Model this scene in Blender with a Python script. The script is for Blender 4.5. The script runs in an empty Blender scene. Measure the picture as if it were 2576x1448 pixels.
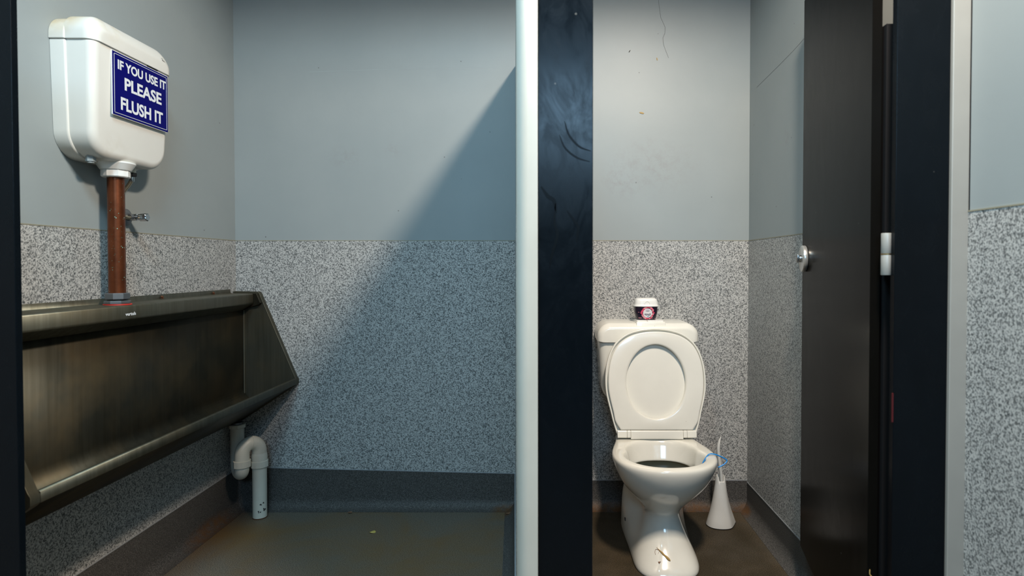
import bpy, bmesh, math, random
from mathutils import Vector, Matrix
random.seed(7)
S = bpy.context.scene
COL = S.collection
PI = math.pi

# ------------------------------------------------------------------ camera, exposure, light
cam_d = bpy.data.cameras.new('camera')
cam = bpy.data.objects.new('camera', cam_d); COL.objects.link(cam)
cam_d.sensor_width = 36.0
cam_d.lens = 1500.0 / 2576.0 * 36.0
cam_d.shift_x = -102.0 / 2576.0
cam_d.shift_y = -28.0 / 2576.0
cam_d.clip_start = 0.02
cam.location = (0, 0, 1.1)
cam.rotation_euler = (PI / 2 - math.atan(28.0 / 1500.0), 0, 0)
cam_d.dof.use_dof = True
cam_d.dof.focus_distance = 2.35
cam_d.dof.aperture_fstop = 3.5
S.camera = cam

S.view_settings.view_transform = 'Standard'
S.view_settings.look = 'None'
S.view_settings.gamma = 1.0
S.view_settings.use_curve_mapping = False
S.view_settings.exposure = 0.0
try:
    S.cycles.use_denoising = True
    S.cycles.max_bounces = 8
    S.cycles.diffuse_bounces = 4
    S.cycles.sample_clamp_indirect = 4.0
    S.cycles.caustics_reflective = False
    S.cycles.caustics_refractive = False
except Exception:
    pass

world = bpy.data.worlds.new('daylight'); S.world = world
world.use_nodes = True
world.node_tree.nodes['Background'].inputs[0].default_value = (0.30, 0.48, 0.75, 1)
world.node_tree.nodes['Background'].inputs[1].default_value = 0.35

def area(name, loc, target, sx, sy, power, color, spread=180):
    l = bpy.data.lights.new(name, 'AREA'); l.shape = 'RECTANGLE'
    l.size = sx; l.size_y = sy; l.energy = power; l.color = color; l.spread = math.radians(spread)
    o = bpy.data.objects.new(name, l); COL.objects.link(o); o.location = loc
    d = Vector(target) - Vector(loc)
    z = -d.normalized(); x = Vector((1, 0, 0)); x = (x - z*x.dot(z)).normalized(); y = z.cross(x)   # local x stays along the room's width
    o.rotation_euler = Matrix((x, y, z)).transposed().to_euler()
    return o
# the ceiling lamp just outside the cubicle front, the high window behind the camera, the skylight over the urinal
area('ceiling_lamp', (0.53, 0.75, 2.80), (-0.08, 1.78, 0), 0.15, 0.36, 84, (1.0, 0.855, 0.71), 180)
area('window_daylight', (0.15, -1.97, 2.22), (0.12, 0.5, 1.85), 0.94, 0.60, 37, (0.42, 0.71, 1.0), 180)
area('skylight_daylight', (-0.50, 0.45, 2.90), (-0.50, 0.4501, 0), 0.60, 0.60, 66, (0.49, 0.78, 0.95), 180)

# ------------------------------------------------------------------ helpers
class MB:
    """collects faces, then links them as one mesh object"""
    def __init__(s): s.v = []; s.f = []; s.mi = []
    def add(s, vs, fs, mi=0):
        o = len(s.v); s.v += [tuple(p) for p in vs]
        for f in fs: s.f.append(tuple(i + o for i in f)); s.mi.append(mi)
    def box(s, x0, x1, y0, y1, z0, z1, mi=0):
        vs = [(x, y, z) for z in (z0, z1) for y in (y0, y1) for x in (x0, x1)]
        s.add(vs, [(0,2,3,1),(4,5,7,6),(0,1,5,4),(2,6,7,3),(0,4,6,2),(1,3,7,5)], mi)
    def hexa(s, vs, mi=0):
        # 8 corners: bottom ring 0-3 then top ring 4-7
        s.add(vs, [(3,2,1,0),(4,5,6,7),(0,1,5,4),(1,2,6,5),(2,3,7,6),(3,0,4,7)], mi)
    def loft(s, rings, mi=0, cap0=True, cap1=True, closed=True):
        n = len(rings[0]); vs = [p for r in rings for p in r]; fs = []
        for k in range(len(rings) - 1):
            for i in range(n if closed else n - 1):
                j = (i + 1) % n
                fs.append((k*n+i, k*n+j, (k+1)*n+j, (k+1)*n+i))
        if cap0: fs.append(tuple(reversed(range(n))))
        if cap1: fs.append(tuple((len(rings)-1)*n + i for i in range(n)))
        s.add(vs, fs, mi)
    def tube(s, pts, r, n=16, mi=0, caps=True, flat=1.0):
        pts = [Vector(p) for p in pts]; rings = []
        rs = r if isinstance(r, (list, tuple)) else [r] * len(pts)
        t0 = (pts[1] - pts[0]).normalized()
        ref = Vector((0, 0, 1)) if abs(t0.z) < 0.9 else Vector((1, 0, 0))
        u = t0.cross(ref).normalized()
        for i, p in enumerate(pts):
            a = pts[max(i-1, 0)]; b = pts[min(i+1, len(pts)-1)]
            t = (b - a).normalized()
            u = (u - t * u.dot(t)).normalized(); w = t.cross(u)
            rings.append([p + (u*math.cos(2*PI*k/n) + w*math.sin(2*PI*k/n)*flat) * rs[i] for k in range(n)])
        s.loft(rings, mi, caps, caps)
    def cyl(s, a, b, r, n=24, mi=0, r2=None, bev=0.0):
        a = Vector(a); b = Vector(b); r2 = r if r2 is None else r2
        if bev:
            t = (b - a).normalized()
            s.tube([a, a + t*bev*0.3, a + t*bev, b - t*bev, b - t*bev*0.3, b],
                   [r-bev, r-bev*0.3, r, r2, r2-bev*0.3, r2-bev], n, mi)
        else:
            s.tube([a, b], [r, r2], n, mi)
    def prism(s, outline, f, mi=0):
        """outline 2-d, f(u, v, side) -> 3-d for side 0 and 1"""
        s.loft([[f(u, v, 0) for u, v in outline], [f(u, v, 1) for u, v in outline]], mi)
    def build(s, name, mats, parent=None, smooth=None, solidify=None, bevel=None, subsurf=0):
        me = bpy.data.meshes.new(name)
        me.from_pydata(s.v, [], s.f)
        mats = mats if isinstance(mats, (list, tuple)) else [mats]
        for m in mats: me.materials.append(m)
        for p, i in zip(me.polygons, s.mi): p.material_index = i
        bm = bmesh.new(); bm.from_mesh(me)
        bmesh.ops.recalc_face_normals(bm, faces=bm.faces)
        bm.to_mesh(me); bm.free()
        me.update()
        if smooth is not None:
            me.polygons.foreach_set('use_smooth', [True] * len(me.polygons))
            if smooth < 179: me.set_sharp_from_angle(angle=math.radians(smooth))
        o = bpy.data.objects.new(name, me); COL.objects.link(o)
        if solidify:
            m = o.modifiers.new('thickness', 'SOLIDIFY'); m.thickness = solidify; m.offset = 0
        if bevel:
            m = o.modifiers.new('bevel', 'BEVEL'); m.width = bevel; m.segments = 3; m.limit_method = 'ANGLE'
            m.angle_limit = math.radians(40)
            if smooth is None:
                me.polygons.foreach_set('use_smooth', [True] * len(me.polygons)); m.harden_normals = True
        if subsurf:
            m = o.modifiers.new('subdivision', 'SUBSURF'); m.levels = subsurf; m.render_levels = subsurf
        put(o, parent)
        return o

def put(o, parent):
    if parent is not None:
        o.parent = parent
        o.matrix_parent_inverse = Matrix.Translation(-parent.location if parent.parent is None else Vector((0, 0, 0)))

def tag(o, label, cat, group=None, kind=None):
    o['label'] = label; o['category'] = cat
    if group: o['group'] = group
    if kind: o['kind'] = kind
    return o
def thing(name, loc, label, cat, group=None):
    o = bpy.data.objects.new(name, None); COL.objects.link(o); o.location = loc
    o.empty_display_size = 0.05
    return tag(o, label, cat, group)
def structure(o): o['kind'] = 'structure'; return o

def rrect(x0, x1, y0, y1, r, seg=8):
    """rounded rectangle; r = (bl, br, tr, tl) or one radius"""
    if not isinstance(r, (list, tuple)): r = (r,)*4
    out = []
    for (cx, cy, a0, rr) in ((x0+r[0], y0+r[0], PI, r[0]), (x1-r[1], y0+r[1], 1.5*PI, r[1]),
                             (x1-r[2], y1-r[2], 0, r[2]), (x0+r[3], y1-r[3], 0.5*PI, r[3])):
        for k in range(seg + 1):
            a = a0 + 0.5*PI*k/seg
            out.append((cx + rr*math.cos(a), cy + rr*math.sin(a)))
    return out
def offset(outline, d):
    """move a counter-clockwise outline inwards by d"""
    n = len(outline); out = []
    for i in range(n):
        a = Vector(outline[i-1]); b = Vector(outline[(i+1) % n]); p = Vector(outline[i])
        k = 1
        while (b - a).length < 1e-7: k += 1; a = Vector(outline[i-k]); b = Vector(outline[(i+k) % n])
        t = (b - a).normalized()
        out.append((p.x - t.y*d, p.y + t.x*d))
    return out
def inset(outline, d, keep=None):
    """offset inwards; points on the parting line v = keep only move sideways"""
    o = offset(outline, d)
    if keep is None: return o
    um = (min(p[0] for p in outline) + max(p[0] for p in outline))/2
    return [(p[0] + (d if p[0] < um else -d), p[1]) if abs(p[1] - keep) < 0.0065 else q for p, q in zip(outline, o)]
def slab_rings(outline, d0, d1, bev, f, seg=5, back_bev=0.0, keep=None):
    """rings from depth d0 (back) to d1 (front), front edge rounded by bev; f(u, v, d) -> 3-d"""
    rings = []; sg = 1 if d1 > d0 else -1
    if back_bev:
        for k in range(seg + 1):
            a = 0.5*PI*k/seg
            rings.append([f(u, v, d0 + sg*back_bev*(1-math.cos(a))) for u, v in inset(outline, back_bev*(1-math.sin(a)), keep)])
    else:
        rings.append([f(u, v, d0) for u, v in outline])
    for k in range(seg + 1):
        a = 0.5*PI*k/seg
        rings.append([f(u, v, d1 - sg*bev*(1-math.sin(a))) for u, v in inset(outline, bev*(1-math.cos(a)), keep)])
    return rings
def curve_pts(pts, n=8):
    """Catmull-Rom through points"""
    P = [Vector(p) for p in pts]; P = [2*P[0]-P[1]] + P + [2*P[-1]-P[-2]]; out = []
    for i in range(1, len(P) - 2):
        for k in range(n):
            t = k/n
            out.append(0.5*((2*P[i]) + (P[i+1]-P[i-1])*t + (2*P[i-1]-5*P[i]+4*P[i+1]-P[i+2])*t*t
                            + (3*P[i]-P[i-1]-3*P[i+1]+P[i+2])*t**3))
    out.append(P[-2]); return out

def lettering(text, f, w, h, material, parent, name='lettering', bold=0.0, thick=0.0006):
    """text scaled to w x h; f(u, v, d) maps the text plane into the scene"""
    cu = bpy.data.curves.new('t', 'FONT'); cu.body = text; cu.size = 1.0; cu.offset = bold; cu.resolution_u = 4
    cu.fill_mode = 'FRONT'
    o = bpy.data.objects.new('t', cu); COL.objects.link(o)
    dg = bpy.context.evaluated_depsgraph_get()
    me = bpy.data.meshes.new_from_object(o.evaluated_get(dg))
    bpy.data.objects.remove(o); bpy.data.curves.remove(cu)
    bm = bmesh.new(); bm.from_mesh(me)
    xs = [v.co.x for v in bm.verts]; ys = [v.co.y for v in bm.verts]
    x0, x1, y0, y1 = min(xs), max(xs), min(ys), max(ys)
    g = bmesh.ops.extrude_face_region(bm, geom=bm.faces[:])
    for e in g['geom']:
        if isinstance(e, bmesh.types.BMVert): e.co.z = 1.0
    for v in bm.verts:
        v.co = Vector(f((v.co.x-x0)/(x1-x0)*w, (v.co.y-y0)/(y1-y0)*h, v.co.z*thick))
    bmesh.ops.recalc_face_normals(bm, faces=bm.faces)
    bm.to_mesh(me); bm.free()
    me.materials.clear(); me.materials.append(material); me.name = name
    me.polygons.foreach_set('use_smooth', [False] * len(me.polygons))
    ob = bpy.data.objects.new(name, me); COL.objects.link(ob); put(ob, parent)
    return ob

# ------------------------------------------------------------------ materials
def new_mat(name):
    m = bpy.data.materials.new(name); m.use_nodes = True
    nt = m.node_tree; b = nt.nodes['Principled BSDF']
    return m, nt, b
def N(nt, t, **kw):
    n = nt.nodes.new(t)
    for k, v in kw.items():
        if k in n.inputs: n.inputs[k].default_value = v
        else: setattr(n, k, v)
    return n
def tex(nt, scale, detail=2.0, rough=0.5, stretch=(1, 1, 1), distort=0.0, off=(0, 0, 0)):
    c = nt.nodes.new('ShaderNodeTexCoord'); mp = nt.nodes.new('ShaderNodeMapping')
    mp.inputs['Scale'].default_value = stretch; mp.inputs['Location'].default_value = off
    nt.links.new(c.outputs['Object'], mp.inputs[0])
    n = N(nt, 'ShaderNodeTexNoise', Scale=scale, Detail=detail, Roughness=rough, Distortion=distort)
    nt.links.new(mp.outputs[0], n.inputs['Vector'])
    return n.outputs['Fac']
def ramp(nt, fac, stops, interp='LINEAR'):
    r = nt.nodes.new('ShaderNodeValToRGB'); r.color_ramp.interpolation = interp
    els = r.color_ramp.elements
    while len(els) < len(stops): els.new(0.5)
    for e, (p, c) in zip(els, stops):
        e.position = p; e.color = (c if isinstance(c, tuple) else (c, c, c)) + (1,)
    nt.links.new(fac, r.inputs[0]); return r.outputs['Color']
def mix(nt, fac, a, b, mode='MIX'):
    m = nt.nodes.new('ShaderNodeMix'); m.data_type = 'RGBA'; m.blend_type = mode
    for sock, v in ((m.inputs[0], fac), (m.inputs[6], a), (m.inputs[7], b)):
        if isinstance(v, (int, float)): sock.default_value = v
        elif isinstance(v, tuple): sock.default_value = v + (1,)
        else: nt.links.new(v, sock)
    return m.outputs[2]
def bump(nt, b, fac, strength, dist=0.002):
    n = N(nt, 'ShaderNodeBump', Strength=strength, Distance=dist)
    nt.links.new(fac, n.inputs['Height']); nt.links.new(n.outputs[0], b.inputs['Normal'])
def simple(name, col, rough=0.5, metal=0.0, spec=0.5, coat=0.0):
    m, nt, b = new_mat(name)
    b.inputs['Base Color'].default_value = col + (1,); b.inputs['Roughness'].default_value = rough
    b.inputs['Metallic'].default_value = metal; b.inputs['Specular IOR Level'].default_value = spec
    b.inputs['Coat Weight'].default_value = coat
    # faint grime so that no surface is perfectly even
    n = tex(nt, 14, 3)
    c = ramp(nt, n, [(0.3, tuple(x*0.93 for x in col)), (0.7, col)])
    nt.links.new(c, b.inputs['Base Color'])
    return m

def sphere_mask(nt, centre, radius, stretch=(1, 1, 1)):
    """soft round spot of dirt at a place on a surface, 1 inside"""
    c = nt.nodes.new('ShaderNodeTexCoord'); mp = nt.nodes.new('ShaderNodeMapping'); mp.vector_type = 'POINT'
    sc = tuple(s / radius for s in stretch)
    mp.inputs['Scale'].default_value = sc
    mp.inputs['Location'].default_value = tuple(-a*b for a, b in zip(centre, sc))
    nt.links.new(c.outputs['Object'], mp.inputs[0])
    g = nt.nodes.new('ShaderNodeTexGradient'); g.gradient_type = 'SPHERICAL'
    nt.links.new(mp.outputs[0], g.inputs[0]); return g.outputs['Fac']
def mul(nt, a, b):
    m = nt.nodes.new('ShaderNodeMath'); m.operation = 'MULTIPLY'
    for s, v in ((m.inputs[0], a), (m.inputs[1], b)):
        if isinstance(v, (int, float)): s.default_value = v
        else: nt.links.new(v, s)
    return m.outputs[0]

def m_paint():
    m, nt, b = new_mat('pale_blue_wall_paint')
    base = ramp(nt, tex(nt, 3.0, 4, 0.6), [(0.3, (0.270, 0.300, 0.302)), (0.7, (0.292, 0.320, 0.320))])
    # scuffs: brownish hand marks on the paint, and small dark specks
    sm = ramp(nt, tex(nt, 26, 4, 0.7), [(0.45, 0.0), (0.75, 1.0)])
    f = None
    for c, r, st in (((-0.93, 2.69, 1.585), 0.085, (1, 1, 1.3)), ((-0.72, 2.69, 1.62), 0.045, (1, 1, 1)),
                     ((0.45, 2.69, 1.55), 0.25, (1, 1, 1.6)), ((0.30, 2.69, 1.47), 0.10, (1, 1, 1)),
                     ((0.88, 2.27, 1.58), 0.04, (1, 1, 0.7))):
        k = mul(nt, sphere_mask(nt, c, r, st), sm)
        if f is None: f = k
        else:
            a = nt.nodes.new('ShaderNodeMath'); a.operation = 'ADD'; a.use_clamp = True
            nt.links.new(f, a.inputs[0]); nt.links.new(k, a.inputs[1]); f = a.outputs[0]
    col = mix(nt, mul(nt, f, 0.40), base, (0.19, 0.15, 0.14))
    vo = nt.nodes.new('ShaderNodeTexVoronoi'); vo.inputs['Scale'].default_value = 9.0
    c = nt.nodes.new('ShaderNodeTexCoord'); nt.links.new(c.outputs['Object'], vo.inputs['Vector'])
    sp = ramp(nt, vo.outputs['Distance'], [(0.0, 1.0), (0.022, 1.0), (0.030, 0.0)])
    col = mix(nt, mul(nt, sp, 0.8), col, (0.10, 0.10, 0.10))
    nt.links.new(col, b.inputs['Base Color'])
    b.inputs['Roughness'].default_value = 0.42; b.inputs['Specular IOR Level'].default_value = 0.35
    bump(nt, b, tex(nt, 240, 2), 0.06, 0.001)
    return m
def m_terrazzo():
    m, nt, b = new_mat('speckled_grey_wall_sheet')
    f1 = tex(nt, 200, 2.5, 0.55)
    f2 = tex(nt, 235, 1.5, 0.5, off=(7.3, 2.1, 4.4))
    f3 = tex(nt, 185, 1.0, 0.5, off=(1.3, 8.1, 3.4))
    c = ramp(nt, f1, [(0.35, (0.11, 0.112, 0.108)), (0.43, (0.23, 0.23, 0.222)), (0.49, (0.415, 0.41, 0.395)), (0.62, (0.51, 0.50, 0.475))])
    d = ramp(nt, f2, [(0.565, 0.0), (0.625, 1.0)])
    c = mix(nt, mul(nt, d, 0.85), c, (0.14, 0.147, 0.15))
    e = ramp(nt, f3, [(0.635, 0.0), (0.675, 1.0)])
    c = mix(nt, mul(nt, e, 0.9), c, (0.035, 0.042, 0.045))
    nt.links.new(c, b.inputs['Base Color'])
    b.inputs['Roughness'].default_value = 0.45; b.inputs['Specular IOR Level'].default_value = 0.35
    return m
def m_vinyl(name, base, dirt):
    m, nt, b = new_mat(name)
    sp = tex(nt, 330, 2, 0.6)
    c = ramp(nt, sp, [(0.36, tuple(x*0.45 for x in base)), (0.52, base), (0.68, tuple(x*1.9 for x in base))])
    st = ramp(nt, tex(nt, 2.6, 5, 0.65, distort=0.6), [(0.42, 0.0), (0.66, 1.0)])
    if dirt > 0:
        d = tuple(x*y for x, y in zip(base, (1.05, 0.72, 0.36)))
        dc = ramp(nt, sp, [(0.36, tuple(x*0.6 for x in d)), (0.6, tuple(x*1.6 for x in d))])
        c = mix(nt, mul(nt, st, dirt), c, dc)
        for ce, r, k in (((-1.33, 2.42, 0), 0.30, 0.9), ((-0.55, 2.15, 0), 0.55, 0.45)):
            g = mul(nt, mul(nt, sphere_mask(nt, ce, r, (1, 1.3, 1)), k), ramp(nt, tex(nt, 7, 4, 0.6), [(0.3, 0.5), (0.6, 1.0)]))
            c = mix(nt, g, c, (base[0]*1.3, base[1]*0.78, base[2]*0.26))
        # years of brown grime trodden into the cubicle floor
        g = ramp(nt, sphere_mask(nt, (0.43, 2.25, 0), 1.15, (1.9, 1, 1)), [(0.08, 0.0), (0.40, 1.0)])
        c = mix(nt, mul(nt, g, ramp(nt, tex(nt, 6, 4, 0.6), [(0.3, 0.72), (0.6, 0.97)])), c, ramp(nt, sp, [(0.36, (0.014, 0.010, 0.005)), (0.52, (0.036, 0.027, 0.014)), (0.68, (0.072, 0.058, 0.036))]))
    nt.links.new(c, b.inputs['Base Color'])
    b.inputs['Roughness'].default_value = 0.6; b.inputs['Specular IOR Level'].default_value = 0.25
    bump(nt, b, sp, 0.10, 0.001)
    return m
def m_laminate(name='navy_black_laminate', col=(0.0019, 0.0032, 0.0048), spec=0.17, var=0.13, ro=0.235):
    m, nt, b = new_mat(name)
    n = tex(nt, 8, 6, 0.7, (1.6, 1.6, 0.8), distort=1.6)
    r = ramp(nt, n, [(0.35, ro - var/2), (0.62, ro + var/2)])
    nt.links.new(r, b.inputs['Roughness'])
    c = ramp(nt, tex(nt, 9, 5, 0.7, (1, 1, 0.4)), [(0.4, col), (0.75, tuple(x*1.35 for x in col))])
    vo = nt.nodes.new('ShaderNodeTexVoronoi'); vo.inputs['Scale'].default_value = 11.0
    tc = nt.nodes.new('ShaderNodeTexCoord'); nt.links.new(tc.outputs['Object'], vo.inputs['Vector'])
    sp = ramp(nt, vo.outputs['Distance'], [(0.0, 1.0), (0.02, 1.0), (0.03, 0.0)])
    c = mix(nt, mul(nt, sp, 0.6), c, (0.12, 0.12, 0.11))
    nt.links.new(c, b.inputs['Base Color'])
    b.inputs['Specular IOR Level'].default_value = spec
    return m
def m_steel(name='tarnished_stainless_steel', k=0.50):
    m, nt, b = new_mat(name)
    n1 = tex(nt, 60, 3, 0.6, (1, 1, 0.04))
    n2 = tex(nt, 3.2, 4, 0.6)
    c = ramp(nt, n1, [(0.3, tuple(x*k for x in (0.078, 0.075, 0.056))), (0.7, tuple(x*k for x in (0.112, 0.108, 0.084)))])
    d = ramp(nt, n2, [(0.46, 0.0), (0.72, 1.0)])
    c = mix(nt, mul(nt, d, 0.65), c, (0.13, 0.095, 0.05))
    nt.links.new(c, b.inputs['Base Color'])
    b.inputs['Metallic'].default_value = 1.0
    r = ramp(nt, n2, [(0.3, 0.46), (0.7, 0.60)])
    nt.links.new(r, b.inputs['Roughness'])
    return m
def m_ceramic(name='white_glazed_ceramic', col=(0.77, 0.76, 0.69), rough=0.12):
    m, nt, b = new_mat(name)
    n = tex(nt, 6, 5, 0.6)
    c = ramp(nt, n, [(0.35, tuple(x*0.94 for x in col)), (0.7, col)])
    vo = nt.nodes.new('ShaderNodeTexVoronoi'); vo.inputs['Scale'].default_value = 26.0
    tc = nt.nodes.new('ShaderNodeTexCoord'); nt.links.new(tc.outputs['Object'], vo.inputs['Vector'])
    sp = ramp(nt, vo.outputs['Distance'], [(0.0, 1.0), (0.03, 1.0), (0.055, 0.0)])
    gate = ramp(nt, tex(nt, 5, 2), [(0.52, 0.0), (0.58, 1.0)])
    c = mix(nt, mul(nt, mul(nt, sp, gate), 0.7), c, (0.22, 0.17, 0.11))
    nt.links.new(c, b.inputs['Base Color'])
    b.inputs['Roughness'].default_value = rough
    b.inputs['Coat Weight'].default_value = 0.4; b.inputs['Coat Roughness'].default_value = 0.06
    return m
def m_aged_plastic():
    m, nt, b = new_mat('aged_white_plastic')
    col = (0.70, 0.675, 0.62)
    c = ramp(nt, tex(nt, 7, 4, 0.6), [(0.3, tuple(x*0.96 for x in col)), (0.7, col)])
    # yellowed patches on the near top corner
    f = mul(nt, sphere_mask(nt, (-1.425, 1.74, 1.83), 0.10), ramp(nt, tex(nt, 30, 3), [(0.3, 0.5), (0.6, 1.0)]))
    c = mix(nt, mul(nt, f, 1.2), c, (0.50, 0.33, 0.10))
    f2 = mul(nt, sphere_mask(nt, (-1.34, 1.78, 1.83), 0.09), ramp(nt, tex(nt, 22, 4), [(0.42, 0.0), (0.62, 1.0)]))
    c = mix(nt, mul(nt, f2, 0.7), c, (0.52, 0.42, 0.24))
    f3 = mul(nt, sphere_mask(nt, (-1.38, 1.80, 1.415), 0.12), ramp(nt, tex(nt, 25, 4), [(0.45, 0.0), (0.62, 1.0)]))
    c = mix(nt, mul(nt, f3, 0.3), c, (0.40, 0.33, 0.20))
    nt.links.new(c, b.inputs['Base Color'])
    b.inputs['Roughness'].default_value = 0.33
    return m
def m_copper():
    m, nt, b = new_mat('tarnished_copper')
    c = ramp(nt, tex(nt, 16, 4, 0.7), [(0.3, (0.115, 0.032, 0.012)), (0.7, (0.21, 0.062, 0.024))])
    vo = nt.nodes.new('ShaderNodeTexVoronoi'); vo.inputs['Scale'].default_value = 120.0
    tc = nt.nodes.new('ShaderNodeTexCoord'); nt.links.new(tc.outputs['Object'], vo.inputs['Vector'])
    sp = ramp(nt, vo.outputs['Distance'], [(0.0, 1.0), (0.14, 1.0), (0.2, 0.0)])
    gate = ramp(nt, tex(nt, 40, 2), [(0.47, 0.0), (0.52, 1.0)])
    g2 = ramp(nt, tex(nt, 55, 1, off=(3, 3, 3)), [(0.5, (0.03, 0.05, 0.03)), (0.62, (0.20, 0.42, 0.32))])
    k = mul(nt, sp, gate)
    c = mix(nt, k, c, g2)
    nt.links.new(c, b.inputs['Base Color'])
    inv = nt.nodes.new('ShaderNodeMath'); inv.operation = 'SUBTRACT'; inv.inputs[0].default_value = 0.75
    nt.links.new(k, inv.inputs[1]); nt.links.new(inv.outputs[0], b.inputs['Metallic'])
    b.inputs['Roughness'].default_value = 0.36
    return m
def m_post():
    m, nt, b = new_mat('white_powder_coated_metal')
    c = ramp(nt, tex(nt, 10, 4, 0.6, (1, 1, 0.4)), [(0.35, (0.51, 0.475, 0.405)), (0.7, (0.57, 0.53, 0.455))])
    nt.links.new(c, b.inputs['Base Color']); b.inputs['Roughness'].default_value = 0.38
    return m

PAINT = m_paint(); TERR = m_terrazzo()
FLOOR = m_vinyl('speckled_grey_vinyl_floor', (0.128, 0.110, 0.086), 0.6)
SKIRT = m_vinyl('speckled_grey_vinyl_skirting', (0.070, 0.066, 0.061), 0.0)
def cove_grime(m):
    nt = m.node_tree; b = nt.nodes['Principled BSDF']; src = b.inputs['Base Color'].links[0].from_socket
    g = None                                             # rust-brown grime caught in the cove beside the toilet and the drain
    for ce, r in (((0.85, 2.66, 0.005), 0.10), ((0.60, 2.66, 0.0), 0.16), ((0.24, 2.66, 0.0), 0.14), ((-1.38, 2.45, 0.0), 0.22), ((-0.20, 2.66, 0.0), 0.09)):
        k = ramp(nt, sphere_mask(nt, ce, r, (1, 1, 3.2)), [(0.05, 0.0), (0.5, 1.0)])
        if g is None: g = k
        else: g = mix(nt, 1.0, g, k, 'LIGHTEN')
    g = mul(nt, g, ramp(nt, tex(nt, 26, 4, 0.65), [(0.35, 0.25), (0.6, 1.0)]))
    nt.links.new(mix(nt, mul(nt, g, 0.85), src, (0.105, 0.050, 0.018)), b.inputs['Base Color'])
cove_grime(SKIRT)
NAVY = m_laminate()
DOORM = m_laminate('charcoal_laminate', (0.0040, 0.0036, 0.0030), 0.018, 0.05, 0.20)
STEEL = m_steel(); STEEL3 = m_steel('scuffed_stainless_steel', 1.2); STEEL2 = m_steel('dry_stainless_steel', 1.75); CERAM = m_ceramic(); AGED = m_aged_plastic(); COPPER = m_copper(); POST = m_post()
SEAT = m_ceramic('ivory_seat_plastic', (0.82, 0.81, 0.74), 0.22)
PVC = simple('cream_pvc', (0.70, 0.67, 0.57), 0.4)
WHITE = simple('white_plastic', (0.82, 0.82, 0.79), 0.3)
HOLDER = simple('white_matt_plastic', (0.66, 0.65, 0.61), 0.5)
ALU = simple('brushed_aluminium', (0.36, 0.35, 0.32), 0.42, 0.25)
CHROME = simple('worn_chrome', (0.55, 0.56, 0.57), 0.16, 1.0)
DULL = simple('dull_grey_metal', (0.20, 0.21, 0.22), 0.45, 0.8)
BRASS = simple('brass', (0.45, 0.30, 0.12), 0.4, 1.0)
BLACK = simple('black_plastic', (0.01, 0.01, 0.011), 0.4)
BLUE = simple('sign_blue', (0.0012, 0.0015, 0.110), 0.35, 0, 0.06)
SIGNW = simple('sign_white', (0.72, 0.73, 0.74), 0.4)
RED = simple('red_rubber', (0.50, 0.03, 0.02), 0.45)
CLIP = simple('bright_blue_plastic', (0.02, 0.27, 0.72), 0.35)
CAPS = simple('grey_cap_strip', (0.30, 0.31, 0.32), 0.5)
SEAL = simple('yellowed_sealant', (0.27, 0.25, 0.18), 0.6)
CEIL = simple('grey_ceiling_paint', (0.10, 0.102, 0.102), 0.7)
RUST = simple('rust', (0.10, 0.035, 0.012), 0.85)
STRAW = simple('dry_straw', (0.42, 0.27, 0.09), 0.7)
PETAL = simple('yellow_petal', (0.55, 0.40, 0.10), 0.6)
BROWN = simple('brown_husk', (0.20, 0.10, 0.05), 0.8)
GRIME = simple('grey_hair', (0.06, 0.055, 0.05), 0.8)
JAR = simple('near_black_violet_plastic', (0.010, 0.005, 0.018), 0.25)
PINK = simple('pink_print', (0.62, 0.06, 0.13), 0.5)
ROSE = simple('rose_print', (0.70, 0.27, 0.31), 0.5)
LABELW = simple('label_white', (0.74, 0.72, 0.74), 0.5)
INK = simple('label_ink', (0.05, 0.055, 0.10), 0.5)
DROP = simple('label_blue', (0.03, 0.30, 0.55), 0.5)
LAV = simple('label_lavender', (0.42, 0.36, 0.62), 0.5)
BRAID = simple('braided_steel', (0.42, 0.36, 0.26), 0.3, 0.9)

# ------------------------------------------------------------------ the room
XL, YB, XR, XF = -1.4297, 2.69, 0.885, 0.8635
DADO, CEILZ = 1.2145, 2.86
mb = MB(); mb.box(-1.55, 1.0, -2.1, 2.8, -0.1, 0.0); structure(mb.build('floor', FLOOR))
mb = MB()                                                       # ceiling with the skylight opening
for b in ((-1.55, 1.0, -2.1, 0.13), (-1.55, 1.0, 0.77, 2.8), (-1.55, -0.82, 0.13, 0.77), (-0.18, 1.0, 0.13, 0.77)):
    mb.box(*b, CEILZ, CEILZ + 0.1)
structure(mb.build('ceiling', CEIL))
def clad(mb, x0, x1, y0, y1, axis, sgn):
    """paint above, speckled sheet (2 mm proud, sealant bead on top) below; axis/sgn = side facing the room"""
    mb.box(x0, x1, y0, y1, DADO, CEILZ, 0)
    b = [x0, x1, y0, y1]
    i = {('x', 1): 1, ('x', -1): 0, ('y', 1): 3, ('y', -1): 2}[(axis, sgn)]
    b[i] += sgn * 0.002
    mb.box(*b, 0.0, DADO - 0.003, 1)
    b[i] += sgn * 0.0008
    mb.box(*b, DADO - 0.003, DADO, 2)
WM = [PAINT, TERR, SEAL]
mb = MB(); clad(mb, -1.53, 0.99, YB, YB + 0.1, 'y', -1); wall_back = structure(mb.build('wall_back', WM))
mb = MB(); clad(mb, XL - 0.1, XL, -2.0, YB, 'x', 1); structure(mb.build('wall_left', WM))
mb = MB(); clad(mb, XR, XR + 0.1, 1.285, YB, 'x', -1); clad(mb, XF, XR + 0.1, -2.0, 1.285, 'x', -1)
wall_right = structure(mb.build('wall_right', WM))
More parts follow.
